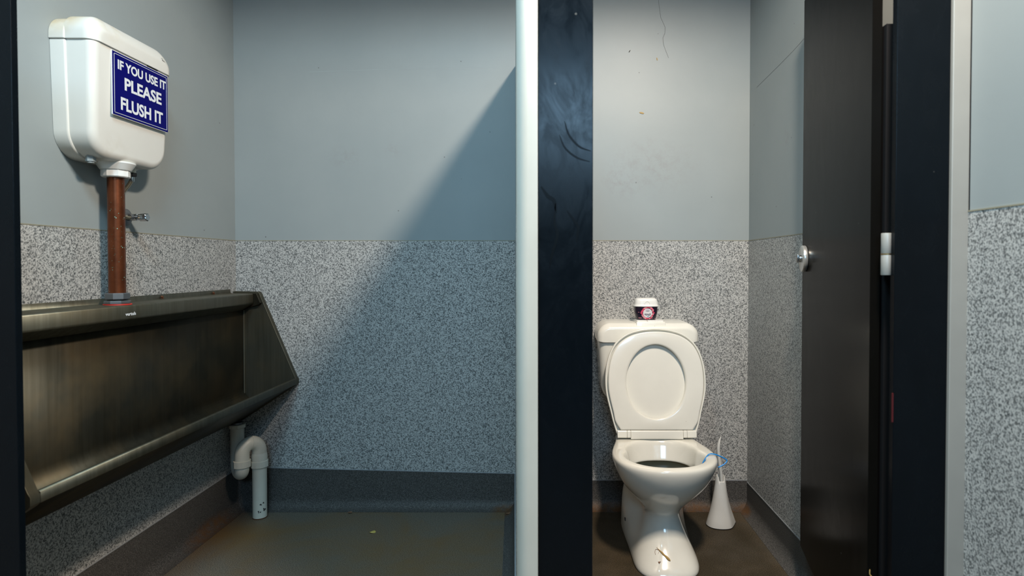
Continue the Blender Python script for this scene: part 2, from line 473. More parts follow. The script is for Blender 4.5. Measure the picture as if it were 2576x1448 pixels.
# wall behind the camera with the high window
mb = MB()
mb.box(-1.53, 0.98, -2.1, -2.0, 0, 1.89); mb.box(-1.53, 0.98, -2.1, -2.0, 2.55, CEILZ)
mb.box(-1.53, -0.35, -2.1, -2.0, 1.89, 2.55); mb.box(0.65, 0.98, -2.1, -2.0, 1.89, 2.55)
structure(mb.build('wall_front', simple('dark_grey_paint', (0.10, 0.11, 0.12), 0.6)))
win = structure(thing('window_1', (0.22, -2.05, 1.75), 'high window in the wall opposite the cubicles', 'window'))
del win['label']; del win['category']
mb = MB()
for b in ((-0.35, 0.65, 1.89, 1.92), (-0.35, 0.65, 2.52, 2.55), (-0.35, -0.32, 1.92, 2.52), (0.62, 0.65, 1.92, 2.52)):
    mb.box(b[0], b[1], -2.09, -2.02, b[2], b[3])
mb.build('window_frame', ALU, win)

sky_w = structure(thing('window_2', (-0.50, 0.45, CEILZ), '', ''))
del sky_w['label']; del sky_w['category']
mb = MB()
for b in ((-0.83, -0.80, 0.12, 0.78), (-0.20, -0.17, 0.12, 0.78), (-0.80, -0.20, 0.12, 0.15), (-0.80, -0.20, 0.75, 0.78)):
    mb.box(*b, CEILZ - 0.012, CEILZ + 0.03)
mb.build('window_frame', ALU, sky_w)

# full-height cubicle side wall, slightly off square, with its aluminium nosing
def side_wall(mb, yb, yf, z0, z1, grow, mi):
    l0, l1, t = -0.1666, -0.0775, 0.040
    mb.hexa([(l0-grow, yb, z0), (l0+t+grow, yb, z0), (l1+t+grow, yf, z0), (l1-grow, yf, z0),
             (l0-grow, yb, z1), (l0+t+grow, yb, z1), (l1+t+grow, yf, z1), (l1-grow, yf, z1)], mi)
mb = MB(); side_wall(mb, YB, 1.29, DADO, 1.995, 0, 0); side_wall(mb, YB, 1.29, 0, DADO, 0.0015, 1)
structure(mb.build('wall_center', WM))
pts = [(-0.0308, 1.235)] + [(-0.0767 + 0.026 - 0.026*math.sin(a), 1.235 + 0.026 - 0.026*math.cos(a)) for a in [0.5*PI*k/10 for k in range(11)]] + [(-0.0767, 1.30), (-0.0308, 1.30)]
mb = MB(); mb.prism(pts, lambda u, v, s: (u, v, 0.0 if s == 0 else 2.02))
structure(mb.build('trim_1', POST, smooth=40))
mb = MB(); mb.box(0.8265, 0.8632, 1.238, 1.285, 0.0, 2.02); structure(mb.build('trim_2', ALU, bevel=0.002))
mb = MB(); mb.box(XL, XR, 1.36, 1.40, 2.597, CEILZ); structure(mb.build('lamp_cutoff_beam', CEIL))      # unseen beam, added to cut the lamp light off the wall tops
mb = MB(); mb.box(0.8632, 0.8650, 1.236, 1.2405, 0.0, 2.02)
structure(mb.build('trim_3', BLACK))

# coved skirting: profile (distance from wall, height)
def cove(h, r=0.045, e=0.003):
    return [(e, h)] + [(e + r - r*math.cos(a), r - r*math.sin(a) + 0.0012) for a in [0.5*PI*k/8 for k in range(9)]] + [(e + r, 0.0002)]
def skirting(name, p0, p1, nrm, h0, h1, cap=True):
    mb = MB(); rings = []
    for p, h in ((p0, h0), (p1, h1)):
        prof = cove(h) + [(-0.002, 0.0002), (-0.002, h)]
        rings.append([(p[0] + nrm[0]*a, p[1] + nrm[1]*a, z) for a, z in prof])
    mb.loft(rings); o = structure(mb.build(name, SKIRT, smooth=50))
    if cap:
        mb = MB(); rings = []
        for p, h in ((p0, h0), (p1, h1)):
            rings.append([(p[0] + nrm[0]*a, p[1] + nrm[1]*a, z) for a, z in ((0, h), (0.0042, h), (0.0042, h+0.0035), (0, h+0.0035))])
        mb.loft(rings); mb.build('cap_strip', CAPS, o)
    return o
skirting('baseboard_back', (XL, YB), (-0.168, YB), (0, -1), 0.187, 0.157)
skirting('baseboard_cubicle', (-0.13, YB), (XR, YB), (0, -1), 0.127, 0.126)
skirting('baseboard_left', (XL, 1.0), (XL, YB), (1, 0), 0.165, 0.182)
skirting('baseboard_right', (XR, 1.285), (XR, YB), (-1, 0), 0.127, 0.118)
skirting('baseboard_front', (XF, -2.0), (XF, 1.235), (-1, 0), 0.127, 0.127)
skirting('baseboard_center', (-0.0795, 1.30), (-0.1685, YB), (-0.998, -0.06), 0.157, 0.157)

# hairline cracks and marks on the walls
def ribbon(mb, pts, w, f):
    for (a, b) in zip(pts, pts[1:]):
        a, b = Vector(a), Vector(b); t = (b - a).normalized(); n = Vector((-t.y, t.x)) * w * 0.5
        mb.add([f(*(a - n)), f(*(a + n)), f(*(b + n)), f(*(b - n))], [(0, 1, 2, 3)])
fb = lambda x, z: (x, YB - 0.0004, z)
mb = MB(); ribbon(mb, [(0.47, 2.31), (0.484, 2.21), (0.505, 2.165), (0.503, 2.14), (0.494, 2.12), (0.497, 2.09), (0.508, 2.06), (0.520, 2.03)], 0.0011, fb)
mb.build('crack', GRIME, wall_back)
mb = MB(); ribbon(mb, [(-1.09, 1.968), (-0.9, 1.975), (-0.62, 1.983), (-0.27, 1.985)], 0.0010, fb)
mb.build('scratch', simple('scratch_grey', (0.36, 0.40, 0.41), 0.6), wall_back)
fr = lambda y, z: (XR - 0.0004, y, z)
mb = MB(); ribbon(mb, [(2.09, 1.90), (2.2, 1.89), (2.35, 1.882), (2.6, 1.872)], 0.0010, fr)
mb.build('crack', GRIME, wall_right)

# ------------------------------------------------------------------ cubicle front: pilasters and door
def pilaster(x0, x1, y0, y1, label, top=2.02):
    t = thing('cubicle_pilaster', ((x0+x1)/2, y0, 0), label, 'partition panel', 'dark cubicle front panels')
    mb = MB(); mb.box(x0, x1, y0, y1, 0.0, top); mb.build('panel', NAVY, t, bevel=0.0015)
    return t
pc = pilaster(-0.0306, 0.0842, 1.245, 1.262, 'narrow navy-black panel beside the white post, smeared bluish at mid height')
pr = pilaster(0.7143, 0.8262, 1.245, 1.262, 'narrow black panel between the door hinge and the aluminium wall channel')
pl = pilaster(-1.4290, -1.1225, 1.245, 1.261, 'dark panel at the left edge in front of the urinal wall', 1.668)
mb = MB(); mb.box(0.7118, 0.7145, 1.2445, 1.2475, 0.772, 0.833)
mb.build('edge_tape', simple('dark_red_tape', (0.075, 0.002, 0.005), 0.5), pr)['label'] = 'small strip of red tape on the panel edge'
mb = MB(); mb.box(0.7185, 0.8300, 1.292, 1.312, 0.0, 1.62); mb.build('gap_shade_strip', BLACK, pr)  # black strip standing in for the deep shade seen through the hinge gap
# grease smears wiped across the middle panel
m_sm, nt, b = new_mat('dried_smear')
b.inputs['Base Color'].default_value = (0.002, 0.003, 0.004, 1); b.inputs['Roughness'].default_value = 0.36
b.inputs['Specular IOR Level'].default_value = 0.10
def smear(pts, w, name='smear'):
    pts = curve_pts([(x, z, 0) for x, z in pts], 6); mb = MB(); n = len(pts); L = []; R = []
    for i, p in enumerate(pts):
        t = (pts[min(i+1, n-1)] - pts[max(i-1, 0)]).normalized(); q = math.sin(PI*(i+0.5)/n)**0.6
        nn = Vector((-t.y, t.x, 0))*w*0.5*q
        L.append(p - nn); R.append(p + nn)
    mb.loft([[(p.x, 1.2446, p.y) for p in L], [(p.x, 1.2446, p.y) for p in R]], cap0=False, cap1=False, closed=False)
    mb.build(name, m_sm, pc)
smear([(0.025, 1.40), (0.034, 1.372), (0.055, 1.348), (0.080, 1.338)], 0.0045)
smear([(0.014, 1.372), (0.026, 1.345), (0.050, 1.325), (0.078, 1.316)], 0.004)
smear([(0.006, 1.23), (0.004, 1.19), (0.010, 1.165), (-0.002, 1.12), (-0.006, 1.095)], 0.006)
smear([(0.030, 1.215), (0.044, 1.195), (0.053, 1.18), (0.050, 1.15)], 0.006)
smear([(-0.024, 1.265), (-0.010, 1.245), (0.003, 1.235), (0.008, 1.21)], 0.008)

# open inward-swung door
dh, df = Vector((0.6926, 1.30)), Vector((0.8375, 2.00))
dv = (df - dh).normalized(); dn = Vector((dv.y, -dv.x))           # dn points to the right, behind the door
door = thing('cubicle_door', (dh.x, dh.y, 0.155), 'charcoal cubicle door swung open beside the toilet', 'door')
def dpt(a, n, z): p = dh + dv*a + dn*n; return (p.x, p.y, z)
Ld = (df - dh).length; TD = 0.020
mb = MB(); mb.hexa([dpt(0, 0, .155), dpt(Ld, 0, .155), dpt(Ld, TD, .155), dpt(0, TD, .155),
                    dpt(0, 0, 1.98), dpt(Ld, 0, 1.98), dpt(Ld, TD, 1.98), dpt(0, TD, 1.98)])
mb.build('door_panel', DOORM, door, bevel=0.0015)
mb = MB(); mb.cyl(dpt(Ld-0.052, 0.0, 1.123), dpt(Ld-0.052, -0.014, 1.123), 0.043, 36, bev=0.003)
kn = mb.build('lock_rose', simple('satin_nickel', (0.62, 0.61, 0.58), 0.28, 0.7), door, smooth=40); kn['label'] = 'round chrome lock plate'
mb = MB(); mb.cyl(dpt(Ld-0.052, -0.013, 1.123), dpt(Ld-0.052, -0.021, 1.123), 0.012, 20, bev=0.002)
a0 = Vector(dpt(Ld-0.052, -0.024, 1.110)); a1 = Vector(dpt(Ld-0.052, -0.024, 1.136))
mb.cyl(a0, a1, 0.0045, 12, bev=0.002)
mb.build('turn_snib', CHROME, kn, smooth=40)
hx, hy = 0.7095, 1.268
mb = MB(); mb.cyl((hx, hy, 1.1255), (hx, hy, 1.169), 0.0105, 28, bev=0.001); mb.cyl((hx, hy, 1.080), (hx, hy, 1.1235), 0.0105, 28, bev=0.001)
mb.box(hx-0.002, hx+0.005, hy+0.004, hy+0.018, 1.083, 1.166)
hg = mb.build('hinge', ALU, door, smooth=40)
mb = MB(); mb.cyl((hx, hy, 1.1232), (hx, hy, 1.1258), 0.0108, 28); mb.build('washer', BRASS, hg, smooth=40)
for z in (0.30, 1.86):
    mb = MB(); mb.cyl((hx, hy, z-0.044), (hx, hy, z+0.044), 0.0105, 24, bev=0.001); mb.box(hx-0.002, hx+0.005, hy+0.004, hy+0.018, z-0.04, z+0.04)
    mb.build('hinge', ALU, door, smooth=40)

# ------------------------------------------------------------------ stainless urinal trough
def wx(a): return XL + a
TY0, TY1 = 1.325, 2.660
tr = thing('urinal_trough', (wx(0.15), 1.93, 0.40), 'stained stainless steel urinal trough fixed along the left wall', 'urinal')
def strip(prof, y0, y1, name, mat=STEEL, parent=tr, sm=35, th=0.002):
    mb = MB(); rings = [[(wx(a), y, z) for a, z in prof] for y in (y0, y1)]
    mb.loft(rings, cap0=False, cap1=False, closed=False)
    return mb.build(name, mat, parent, smooth=sm, solidify=th)
strip([(0.003, 0.996), (0.0045, 0.980), (0.008, 0.9775), (0.100, 0.9755), (0.1025, 0.9745), (0.104, 0.972),
       (0.104, 0.938), (0.1035, 0.934), (0.100, 0.931), (0.056, 0.905), (0.053, 0.903), (0.020, 0.903)], TY0, 2.636, 'top_rail', STEEL2, tr, 14)
bowl_prof = [(0.050, 0.905), (0.048, 0.555)] + [(0.048 + 0.060*(1-math.cos(a)), 0.555 - 0.060*math.sin(a)) for a in [0.5*PI*k/8 for k in range(1, 9)]] + [(0.150, 0.502), (0.20, 0.530), (0.262, 0.582)]
strip(bowl_prof, TY0, TY1, 'basin', STEEL, tr, 14)
strip([(0.262, 0.582), (0.268, 0.591), (0.2735, 0.596), (0.280, 0.5965), (0.2835, 0.594), (0.2840, 0.572), (0.2820, 0.570), (0.276, 0.5685)], TY0, TY1, 'front_lip', STEEL3)
mb = MB(); mb.box(wx(0.0495), wx(0.056), 2.652, 2.6605, 0.53, 0.904); mb.build('weld_seam', STEEL2, tr, bevel=0.002)
strip([(0.278, 0.569), (0.265, 0.562), (0.045, 0.418), (0.02, 0.408), (0.004, 0.412)], TY0, TY1, 'underside_apron')
def end_panel(y0, y1):
    mb = MB(); ol = [(0.003, 0.402), (0.035, 0.406), (0.278, 0.565), (0.284, 0.571), (0.2845, 0.590), (0.278, 0.600), (0.127, 0.962), (0.122, 0.976), (0.114, 0.984), (0.003, 0.986)]
    mb.prism(ol, lambda u, v, s: (wx(u), y0 if s == 0 else y1, v)); return mb.build('end_panel', STEEL3, tr, bevel=0.0015)
end_panel(TY1, 2.6865); end_panel(TY0 - 0.026, TY0)
mb = MB(); ol = [(0.004, 0.977), (0.1165, 0.977), (0.121, 0.968), (0.134, 0.936), (0.128, 0.928), (0.05, 0.906), (0.004, 0.906)]
mb.prism(ol, lambda u, v, s: (wx(u), (2.640 if v > 0.92 else 2.652) if s == 0 else 2.6605, v)); mb.build('end_rail', STEEL, tr, bevel=0.001)
for y, a in ((2.17, 0.004), (2.50, 0.004)):
    mb = MB(); mb.cyl((wx(a), y, 0.987), (wx(a + 0.006), y, 0.987), 0.004, 14, bev=0.0012); mb.cyl((wx(a+0.001), y+0.004, 0.983), (wx(a+0.003), y+0.004, 0.983), 0.007, 10)
    mb.build('wall_screw', [RUST], tr, smooth=40)['label'] = 'rusty screw head'
lettering('vertoh', lambda u, v, d: (wx(0.1052) + d, 1.846 + u, 0.944 + v), 0.046, 0.0105, SIGNW, tr, 'maker_mark', 0.02)['label'] = 'small white maker lettering on the rail'
tr['label'] = 'stained stainless steel urinal trough fixed along the left wall'

# ------------------------------------------------------------------ copper flush pipe into the trough
PY = 1.8755; PX = wx(0.0600)
fp = thing('flush_pipe', (PX, PY, 0.976), 'brown copper flush pipe between the high cistern and the urinal trough', 'pipe')
mb = MB(); mb.cyl((PX, PY, 0.985), (PX, PY, 1.392), 0.0232, 32); mb.build('pipe', COPPER, fp, smooth=40)
def hexnut(mb, x, y, z0, z1, r, n=6, rot=0.3, bev=0.002):
    def ring(rr, z): return [(x + rr*math.cos(rot + 2*PI*k/n), y + rr*math.sin(rot + 2*PI*k/n), z) for k in range(n)]
    mb.loft([ring(r-bev, z0), ring(r, z0+bev), ring(r, z1-bev), ring(r-bev, z1)])
mb = MB(); hexnut(mb, PX, PY, 0.9945, 1.0145, 0.0345, 8); mb.build('lock_nut', DULL, fp)
mb = MB(); mb.cyl((PX, PY, 0.990), (PX, PY, 0.9950), 0.027, 28); mb.build('collar', BLACK, fp, smooth=40)
mb = MB(); hexnut(mb, PX, PY, 0.9800, 0.9905, 0.0365, 8, 0.1); mb.build('back_nut', DULL, fp)
mb = MB(); mb.cyl((PX, PY, 0.9762), (PX, PY, 0.9802), 0.0385, 32, bev=0.001); mb.build('washer', RED, fp, smooth=40)['label'] = 'red rubber washer'

# ------------------------------------------------------------------ high-level cistern
cs = thing('urinal_cistern', (wx(0.06), 1.87, 1.41), 'yellowed white plastic cistern high on the left wall above the urinal', 'cistern')
def face_x(v): return 0.118 - 0.020*max(0.0, min(1.0, (1.75 - v)/0.33))       # front leans in towards its foot
YN, YFR = 1.706, 2.062
def fcist(u, v, d): return (wx(d), u, v)
def cist_outline(z0, z1, r, ins, taper=0.010):
    o = rrect(YN + ins, YFR - ins, z0, z1, r, 10)
    return [(u + (taper if u < 1.88 else -taper)*max(0, (1.74 - v))/0.32, v) for u, v in o]
BZ, LZ, TZ = 1.418, 1.746, 1.826
def slope(v): return 1.0 - 0.17*max(0.0, min(1.0, (1.75 - v)/0.33))
rear = cist_outline(BZ - 0.004, LZ, (0.075, 0.075, 0.004, 0.004), 0.0)
mb = MB(); mb.loft(slab_rings(rear, 0.001, 0.044, 0.006, fcist, keep=LZ)); mb.build('rear_shell', AGED, cs, smooth=50)
front = cist_outline(BZ, LZ + 0.001, (0.072, 0.072, 0.004, 0.004), 0.0045)
def ffront(u, v, d): return (wx(0.04 + (d - 0.04)*slope(v) if d > 0.04 else d), u, v)
mb = MB(); mb.loft(slab_rings(front, 0.036, 0.122, 0.024, ffront, 8, keep=LZ)); mb.build('body', AGED, cs, smooth=50)
# lid: a rear step and a higher domed front
def lid_out(ins, top): return rrect(YN - 0.004 + ins, YFR + 0.004 - ins, LZ, top, (0.002, 0.002, 0.058, 0.058), 12)
def flid(u, v, d): return (wx(d), u, v - max(0.0, d - 0.085)**2*14.0*max(0, v - LZ)/0.08)
mb = MB(); mb.loft(slab_rings(lid_out(0.0, TZ - 0.008), 0.001, 0.046, 0.006, fcist, keep=LZ)); 
mb.loft(slab_rings(lid_out(0.003, TZ), 0.040, 0.127, 0.034, flid, 10, keep=LZ)); mb.build('lid', AGED, cs, smooth=50)
mb = MB(); mb.box(wx(0.10), wx(0.1235), 1.935, 1.985, LZ - 0.004, LZ + 0.0005); mb.build('lid_gap', BLACK, cs)
mb = MB(); mb.tube(curve_pts([(wx(0.1262), 2.000 + a, 1.783 + b) for a, b in ((0, 0.008), (0.006, 0.007), (0.005, 0.0), (0.009, 0.004), (0.011, 0.0), (0.013, 0.003), (0.015, 0.0005), (0.019, 0.001))], 4), 0.0005, 6); mb.build('maker_mark', GRIME, cs)
# outlet below
mb = MB()
def ring(x, y, z, r, n=40): return [(x + r*math.cos(2*PI*k/n), y + r*math.sin(2*PI*k/n), z) for k in range(n)]
mb.loft([ring(PX, PY, z, r) for z, r in ((1.424, 0.046), (1.422, 0.0530), (1.418, 0.0530), (1.3985, 0.041), (1.397, 0.036))])
mb.build('outlet_cone', WHITE, cs, smooth=30)
mb = MB(); n = 48
def nutring(z, r): return [(PX + (r + (0.0018 if k % 6 in (0,) else 0))*math.cos(2*PI*k/n), PY + (r + (0.0018 if k % 6 in (0,) else 0))*math.sin(2*PI*k/n), z) for k in range(n)]
mb.loft([nutring(1.3975, 0.0335), nutring(1.3965, 0.0372), nutring(1.3785, 0.0372), nutring(1.3755, 0.0345), nutring(1.3755, 0.026)])
mb.build('coupling_nut', WHITE, cs, smooth=30)
mb = MB(); mb.cyl((wx(0.062), 1.772, 1.4085), (wx(0.062), 1.772, 1.428), 0.013, 6); mb.cyl((wx(0.062), 1.772, 1.404), (wx(0.062), 1.772, 1.410), 0.009, 16)
mb.build('plug', simple('grey_plastic', (0.30, 0.34, 0.35), 0.5), cs, smooth=30)
mb = MB(); mb.cyl((wx(0.058), 1.951, 1.400), (wx(0.058), 1.951, 1.432), 0.011, 20); mb.build('inlet_tail', PVC, cs, smooth=40)

# the blue sign stuck on the cistern
sx = wx(0.1222)
sg = thing('notice_sign', (sx, 1.91, 1.645), 'blue notice asking users to flush, stuck on the wall cistern front', 'sign')
YC0, YC1, ZC0, ZC1 = 1.7800, 2.0320, 1.5520, 1.7390
def sgx(z): return sx + 0.003 + 0.0 * z
mb = MB(); mb.box(sx - 0.001, sx + 0.0015, YC0 - 0.002, YC1 + 0.002, ZC0 - 0.002, ZC1 + 0.002); mb.build('backing', SIGNW, sg, bevel=0.0005)
mb = MB(); mb.box(sx + 0.001, sx + 0.0026, YC0, YC1, ZC0, ZC1); mb.build('panel', BLUE, sg)
mb = MB(); i0, w = 0.0055, 0.0013
for (a, b, c, d) in ((YC0+i0, YC1-i0, ZC0+i0, ZC0+i0+w), (YC0+i0, YC1-i0, ZC1-i0-w, ZC1-i0), (YC0+i0, YC0+i0+w, ZC0+i0, ZC1-i0), (YC1-i0-w, YC1-i0, ZC0+i0, ZC1-i0)):
    mb.box(sx + 0.0024, sx + 0.0031, a, b, c, d)
mb.build('border_line', SIGNW, sg)
for txt, y0, y1, z0, z1 in (('IF YOU USE IT', 1.8010, 2.0230, 1.6905, 1.7195), ('PLEASE', 1.8290, 2.0000, 1.6345, 1.6735), ('FLUSH IT', 1.8120, 2.0060, 1.5715, 1.6110)):
    lettering(txt, lambda u, v, d: (sx + 0.0024 + d, y0 + u, z0 + v), y1 - y0, z1 - z0, SIGNW, sg, 'lettering', 0.030, 0.0005)

# isolating valve and braided hose beside the flush pipe
iv = thing('isolating_valve', (XL, 2.0, 1.26), 'small chrome isolating valve on the wall right of the copper pipe', 'valve')
VY, VZ = 2.000, 1.262
mb = MB(); mb.tube([(wx(0.000), VY, VZ), (wx(0.003), VY, VZ), (wx(0.006), VY, VZ), (wx(0.009), VY, VZ)], [0.028, 0.028, 0.024, 0.014], 32)
mb.build('wall_flange', DULL, iv, smooth=40)
mb = MB(); mb.cyl((wx(0.006), VY, VZ), (wx(0.040), VY, VZ), 0.0115, 20, bev=0.002); mb.cyl((wx(0.030), VY, VZ), (wx(0.030), VY - 0.012, VZ), 0.0085, 16)
mb.build('valve_body', CHROME, iv, smooth=40)
mb = MB(); mb.cyl((wx(0.038), VY, VZ), (wx(0.050), VY, VZ), 0.007, 16)
nn = 40
def kr(a, r): return [(wx(a), VY + (r*(1.0 + 0.10*math.cos(5*2*PI*k/nn)))*math.cos(2*PI*k/nn), VZ + (r*(1.0 + 0.10*math.cos(5*2*PI*k/nn)))*math.sin(2*PI*k/nn)) for k in range(nn)]
mb.loft([kr(0.047, 0.010), kr(0.049, 0.0125), kr(0.072, 0.0125), kr(0.0745, 0.0105)]); mb.build('handwheel', CHROME, iv, smooth=35)
bh = thing('braided_hose', (wx(0.03), 1.96, 1.29), 'short braided steel hose from valve up to the cistern, behind the copper pipe', 'hose')
hp = curve_pts([(wx(0.030), VY - 0.010, VZ), (wx(0.027), 1.970, 1.259), (wx(0.023), 1.947, 1.268), (wx(0.022), 1.937, 1.297), (wx(0.030), 1.942, 1.332), (wx(0.046), 1.949, 1.360), (wx(0.056), 1.9515, 1.380), (wx(0.058), 1.951, 1.394)], 8)
mb = MB(); mb.tube(hp, 0.0060, 14); mb.build('hose', BRAID, bh, smooth=60)
mb = MB(); mb.cyl((wx(0.057), 1.9515, 1.374), (wx(0.058), 1.951, 1.392), 0.0066, 14, bev=0.001); mb.build('ferrule', CHROME, bh, smooth=40)
mb = MB(); hexnut(mb, wx(0.058), 1.951, 1.390, 1.403, 0.0135); mb.build('inlet_nut', BLACK, bh)
mb = MB(); mb.cyl((wx(0.030), VY - 0.011, VZ), (wx(0.0290), VY - 0.022, VZ - 0.001), 0.0100, 6, bev=0.001); mb.build('valve_nut', DULL, bh)

# ------------------------------------------------------------------ waste pipe and trap under the trough
wp = thing('waste_pipe', (-1.282, 2.592, 0), 'cream plastic waste pipe with bent trap under the urinal', 'pipe')
LEG = Vector((-1.328, 2.535)); FL = Vector((-1.2815, 2.592)); DR = Vector((-1.3870, 2.610)); R = 0.0295
mb = MB(); mb.cyl((FL.x, FL.y, 0.0), (FL.x, FL.y, 0.228), R, 32); fpipe = mb.build('floor_pipe', PVC, wp, smooth=40)
mb = MB(); mb.cyl((FL.x, FL.y, 0.0), (FL.x, FL.y, 0.004), R + 0.0012, 32); mb.build('sealant_ring', RUST, fpipe, smooth=40)
for k in range(9):      # flaked black dirt near the foot of the pipe
    a = -0.95 + random.uniform(-0.5, 0.75); z = random.uniform(0.025, 0.07); r = random.uniform(0.002, 0.0055)
    mb = MB(); vs = []
    for j in range(9):
        q = 2*PI*j/9; rr = r*random.uniform(0.5, 1.2)
        aa = a + rr*math.cos(q)/R; vs.append((FL.x + (R+0.0004)*math.cos(aa), FL.y + (R+0.0004)*math.sin(aa), z + rr*math.sin(q)))
    mb.add(vs, [tuple(range(9))]); mb.build('dirt_flake', GRIME, fpipe)
def trap_nut(p, z0, z1, r):
    mb = MB(); n = 36
    def rg(z, r): return [(p.x + (r + (0.0014 if k % 6 == 0 else 0))*math.cos(2*PI*k/n), p.y + (r + (0.0014 if k % 6 == 0 else 0))*math.sin(2*PI*k/n), z) for k in range(n)]
    mb.loft([rg(z0, r-0.003), rg(z0+0.002, r), rg(z1-0.002, r), rg(z1, r-0.003)]); return mb.build('union_nut', PVC, wp, smooth=30)
trap_nut(FL, 0.222, 0.252, 0.0355); trap_nut(LEG, 0.240, 0.270, 0.0345); trap_nut(DR, 0.388, 0.405, 0.0335)
mb = MB(); mb.tube([(FL.x, FL.y, z) for z in (0.250, 0.272, 0.280, 0.284)], [0.0325, 0.0325, 0.0310, 0.0300], 32); mb.build('reducer', PVC, wp, smooth=30)
mid = (LEG + FL)/2; rad = (FL - LEG).length/2; ez = (FL - LEG).normalized()
up = [(FL.x, FL.y, 0.270)] + [((mid + ez*rad*math.cos(a)).x, (mid + ez*rad*math.cos(a)).y, 0.292 + 0.043*math.sin(a)) for a in [PI*k/18 for k in range(19)]] + [(LEG.x, LEG.y, 0.262)]
mb = MB(); mb.tube(up, 0.0295, 28); mb.build('top_bend', PVC, wp, smooth=60)
i = len(up)//2
mb = MB(); mb.tube([up[i-1], up[i]], 0.0312, 28); mb.build('bend_collar', PVC, wp, smooth=40)
mid2 = (LEG + DR)/2; rad2 = (DR - LEG).length/2; e2 = (DR - LEG).normalized()
lo = [(LEG.x, LEG.y, 0.245)] + [((mid2 - e2*rad2*math.cos(a)).x, (mid2 - e2*rad2*math.cos(a)).y, 0.235 - 0.032*math.sin(a)) for a in [PI*k/16 for k in range(17)]] + [(DR.x, DR.y, 0.39)]
mb = MB(); mb.tube(lo, 0.0280, 28); mb.build('u_bend', PVC, wp, smooth=60)
mb = MB(); mb.cyl((DR.x, DR.y, 0.385), (DR.x, DR.y, 0.412), 0.022, 24); mb.build('outlet_tail', DULL, wp, smooth=40)

# ------------------------------------------------------------------ toilet
TX = 0.418
wc = thing('toilet', (TX, 2.35, 0), 'white ceramic toilet with raised seat and close-coupled cistern', 'toilet')
def pan_ring(z, yf, ym, yr, w, wr, rr, n=2.2, xc=TX, e=0.35):
    half = []
    for k in range(15):
        a = 0.5*PI*k/14
        half.append((w*math.sin(a)**(2/n), ym - (ym - yf)*math.cos(a)**(2/n)))
    for k in range(1, 8):
        t = k/8; s = t*t*(3-2*t)
        half.append((w + (wr - w)*s, ym + (yr - rr - ym)*t))
    for k in range(0, 11):
        a = 0.5*PI*k/10
        half.append((wr*math.cos(a)**e if k < 10 else 0.0, yr - rr + rr*math.sin(a)**(0.5 if e < 0.5 else 1.0)))
    pts = [(xc + x, y, z) for x, y in half] + [(xc - x, y, z) for x, y in reversed(half[1:-1])]
    return pts
outer = [(-0.003, 2.064, 2.22, 2.53, 0.117, 0.126, 0.03, 2.9), (0.000, 2.062, 2.22, 2.53, 0.119, 0.128, 0.03, 2.9), (0.012, 2.058, 2.22, 2.53, 0.121, 0.129, 0.03, 2.9),
         (0.035, 2.078, 2.22, 2.53, 0.113, 0.128, 0.03, 2.7), (0.065, 2.112, 2.24, 2.53, 0.099, 0.127, 0.03, 2.5),
         (0.10, 2.142, 2.26, 2.53, 0.083, 0.126, 0.03, 2.3), (0.135, 2.164, 2.27, 2.53, 0.072, 0.124, 0.03, 2.1),
         (0.165, 2.172, 2.28, 2.53, 0.065, 0.120, 0.03, 2.0), (0.185, 2.170, 2.28, 2.53, 0.069, 0.115, 0.03, 2.0),
         (0.205, 2.158, 2.27, 2.52, 0.085, 0.110, 0.03, 2.0), (0.230, 2.130, 2.26, 2.50, 0.107, 0.106, 0.03, 2.0),
         (0.260, 2.098, 2.25, 2.48, 0.134, 0.108, 0.03, 2.05), (0.290, 2.072, 2.24, 2.48, 0.157, 0.120, 0.03, 2.1),
         (0.320, 2.052, 2.235, 2.49, 0.172, 0.138, 0.03, 2.15), (0.350, 2.038, 2.23, 2.50, 0.184, 0.150, 0.03, 2.2),
         (0.375, 2.031, 2.23, 2.50, 0.193, 0.156, 0.03, 2.2), (0.388, 2.031, 2.23, 2.50, 0.194, 0.157, 0.03, 2.2),
         (0.3945, 2.035, 2.23, 2.498, 0.190, 0.154, 0.03, 2.2), (0.397, 2.043, 2.23, 2.49, 0.182, 0.147, 0.03, 2.2)]
inner = [(0.3970, 2.060, 2.215, 2.408, 0.162, 0.144, 0.13, 2.1), (0.3955, 2.069, 2.215, 2.402, 0.154, 0.138, 0.13, 2.1), (0.389, 2.075, 2.215, 2.396, 0.149, 0.132, 0.125, 2.1),
         (0.375, 2.079, 2.215, 2.390, 0.145, 0.128, 0.12, 2.1), (0.345, 2.083, 2.215, 2.380, 0.141, 0.124, 0.12, 2.1),
         (0.324, 2.086, 2.215, 2.372, 0.137, 0.120, 0.115, 2.1), (0.320, 2.086, 2.215, 2.371, 0.136, 0.120, 0.115, 2.1), (0.319, 2.075, 2.215, 2.384, 0.147, 0.130, 0.12, 2.1),
         (0.318, 2.063, 2.215, 2.402, 0.158, 0.142, 0.125, 2.1), (0.300, 2.070, 2.22, 2.402, 0.152, 0.138, 0.12, 2.1), (0.24, 2.13, 2.24, 2.38, 0.110, 0.095, 0.09, 2.0),
         (0.19, 2.19, 2.26, 2.35, 0.070, 0.060, 0.06, 2.0), (0.15, 2.22, 2.27, 2.34, 0.050, 0.045, 0.04, 2.0)]
inner = [r + (TX, 0.8) for r in inner]
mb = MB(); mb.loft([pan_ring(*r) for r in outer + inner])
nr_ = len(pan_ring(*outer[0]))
mb.mi = [1 if (k // nr_) >= len(outer) + 7 else 0 for k in range(len(mb.f))]; mb.mi[-2] = 0     # shade below the flushing rim painted in as a dark olive glaze
pan = mb.build('pan', [CERAM, m_ceramic('shaded_bowl_ceramic', (0.20, 0.185, 0.12), 0.25)], wc, smooth=70, subsurf=1)
mb = MB(); vs = [(TX - 0.1245, 2.38 + 0.010*math.cos(2*PI*k/14), 0.082 + 0.006*math.sin(2*PI*k/14)) for k in range(14)]
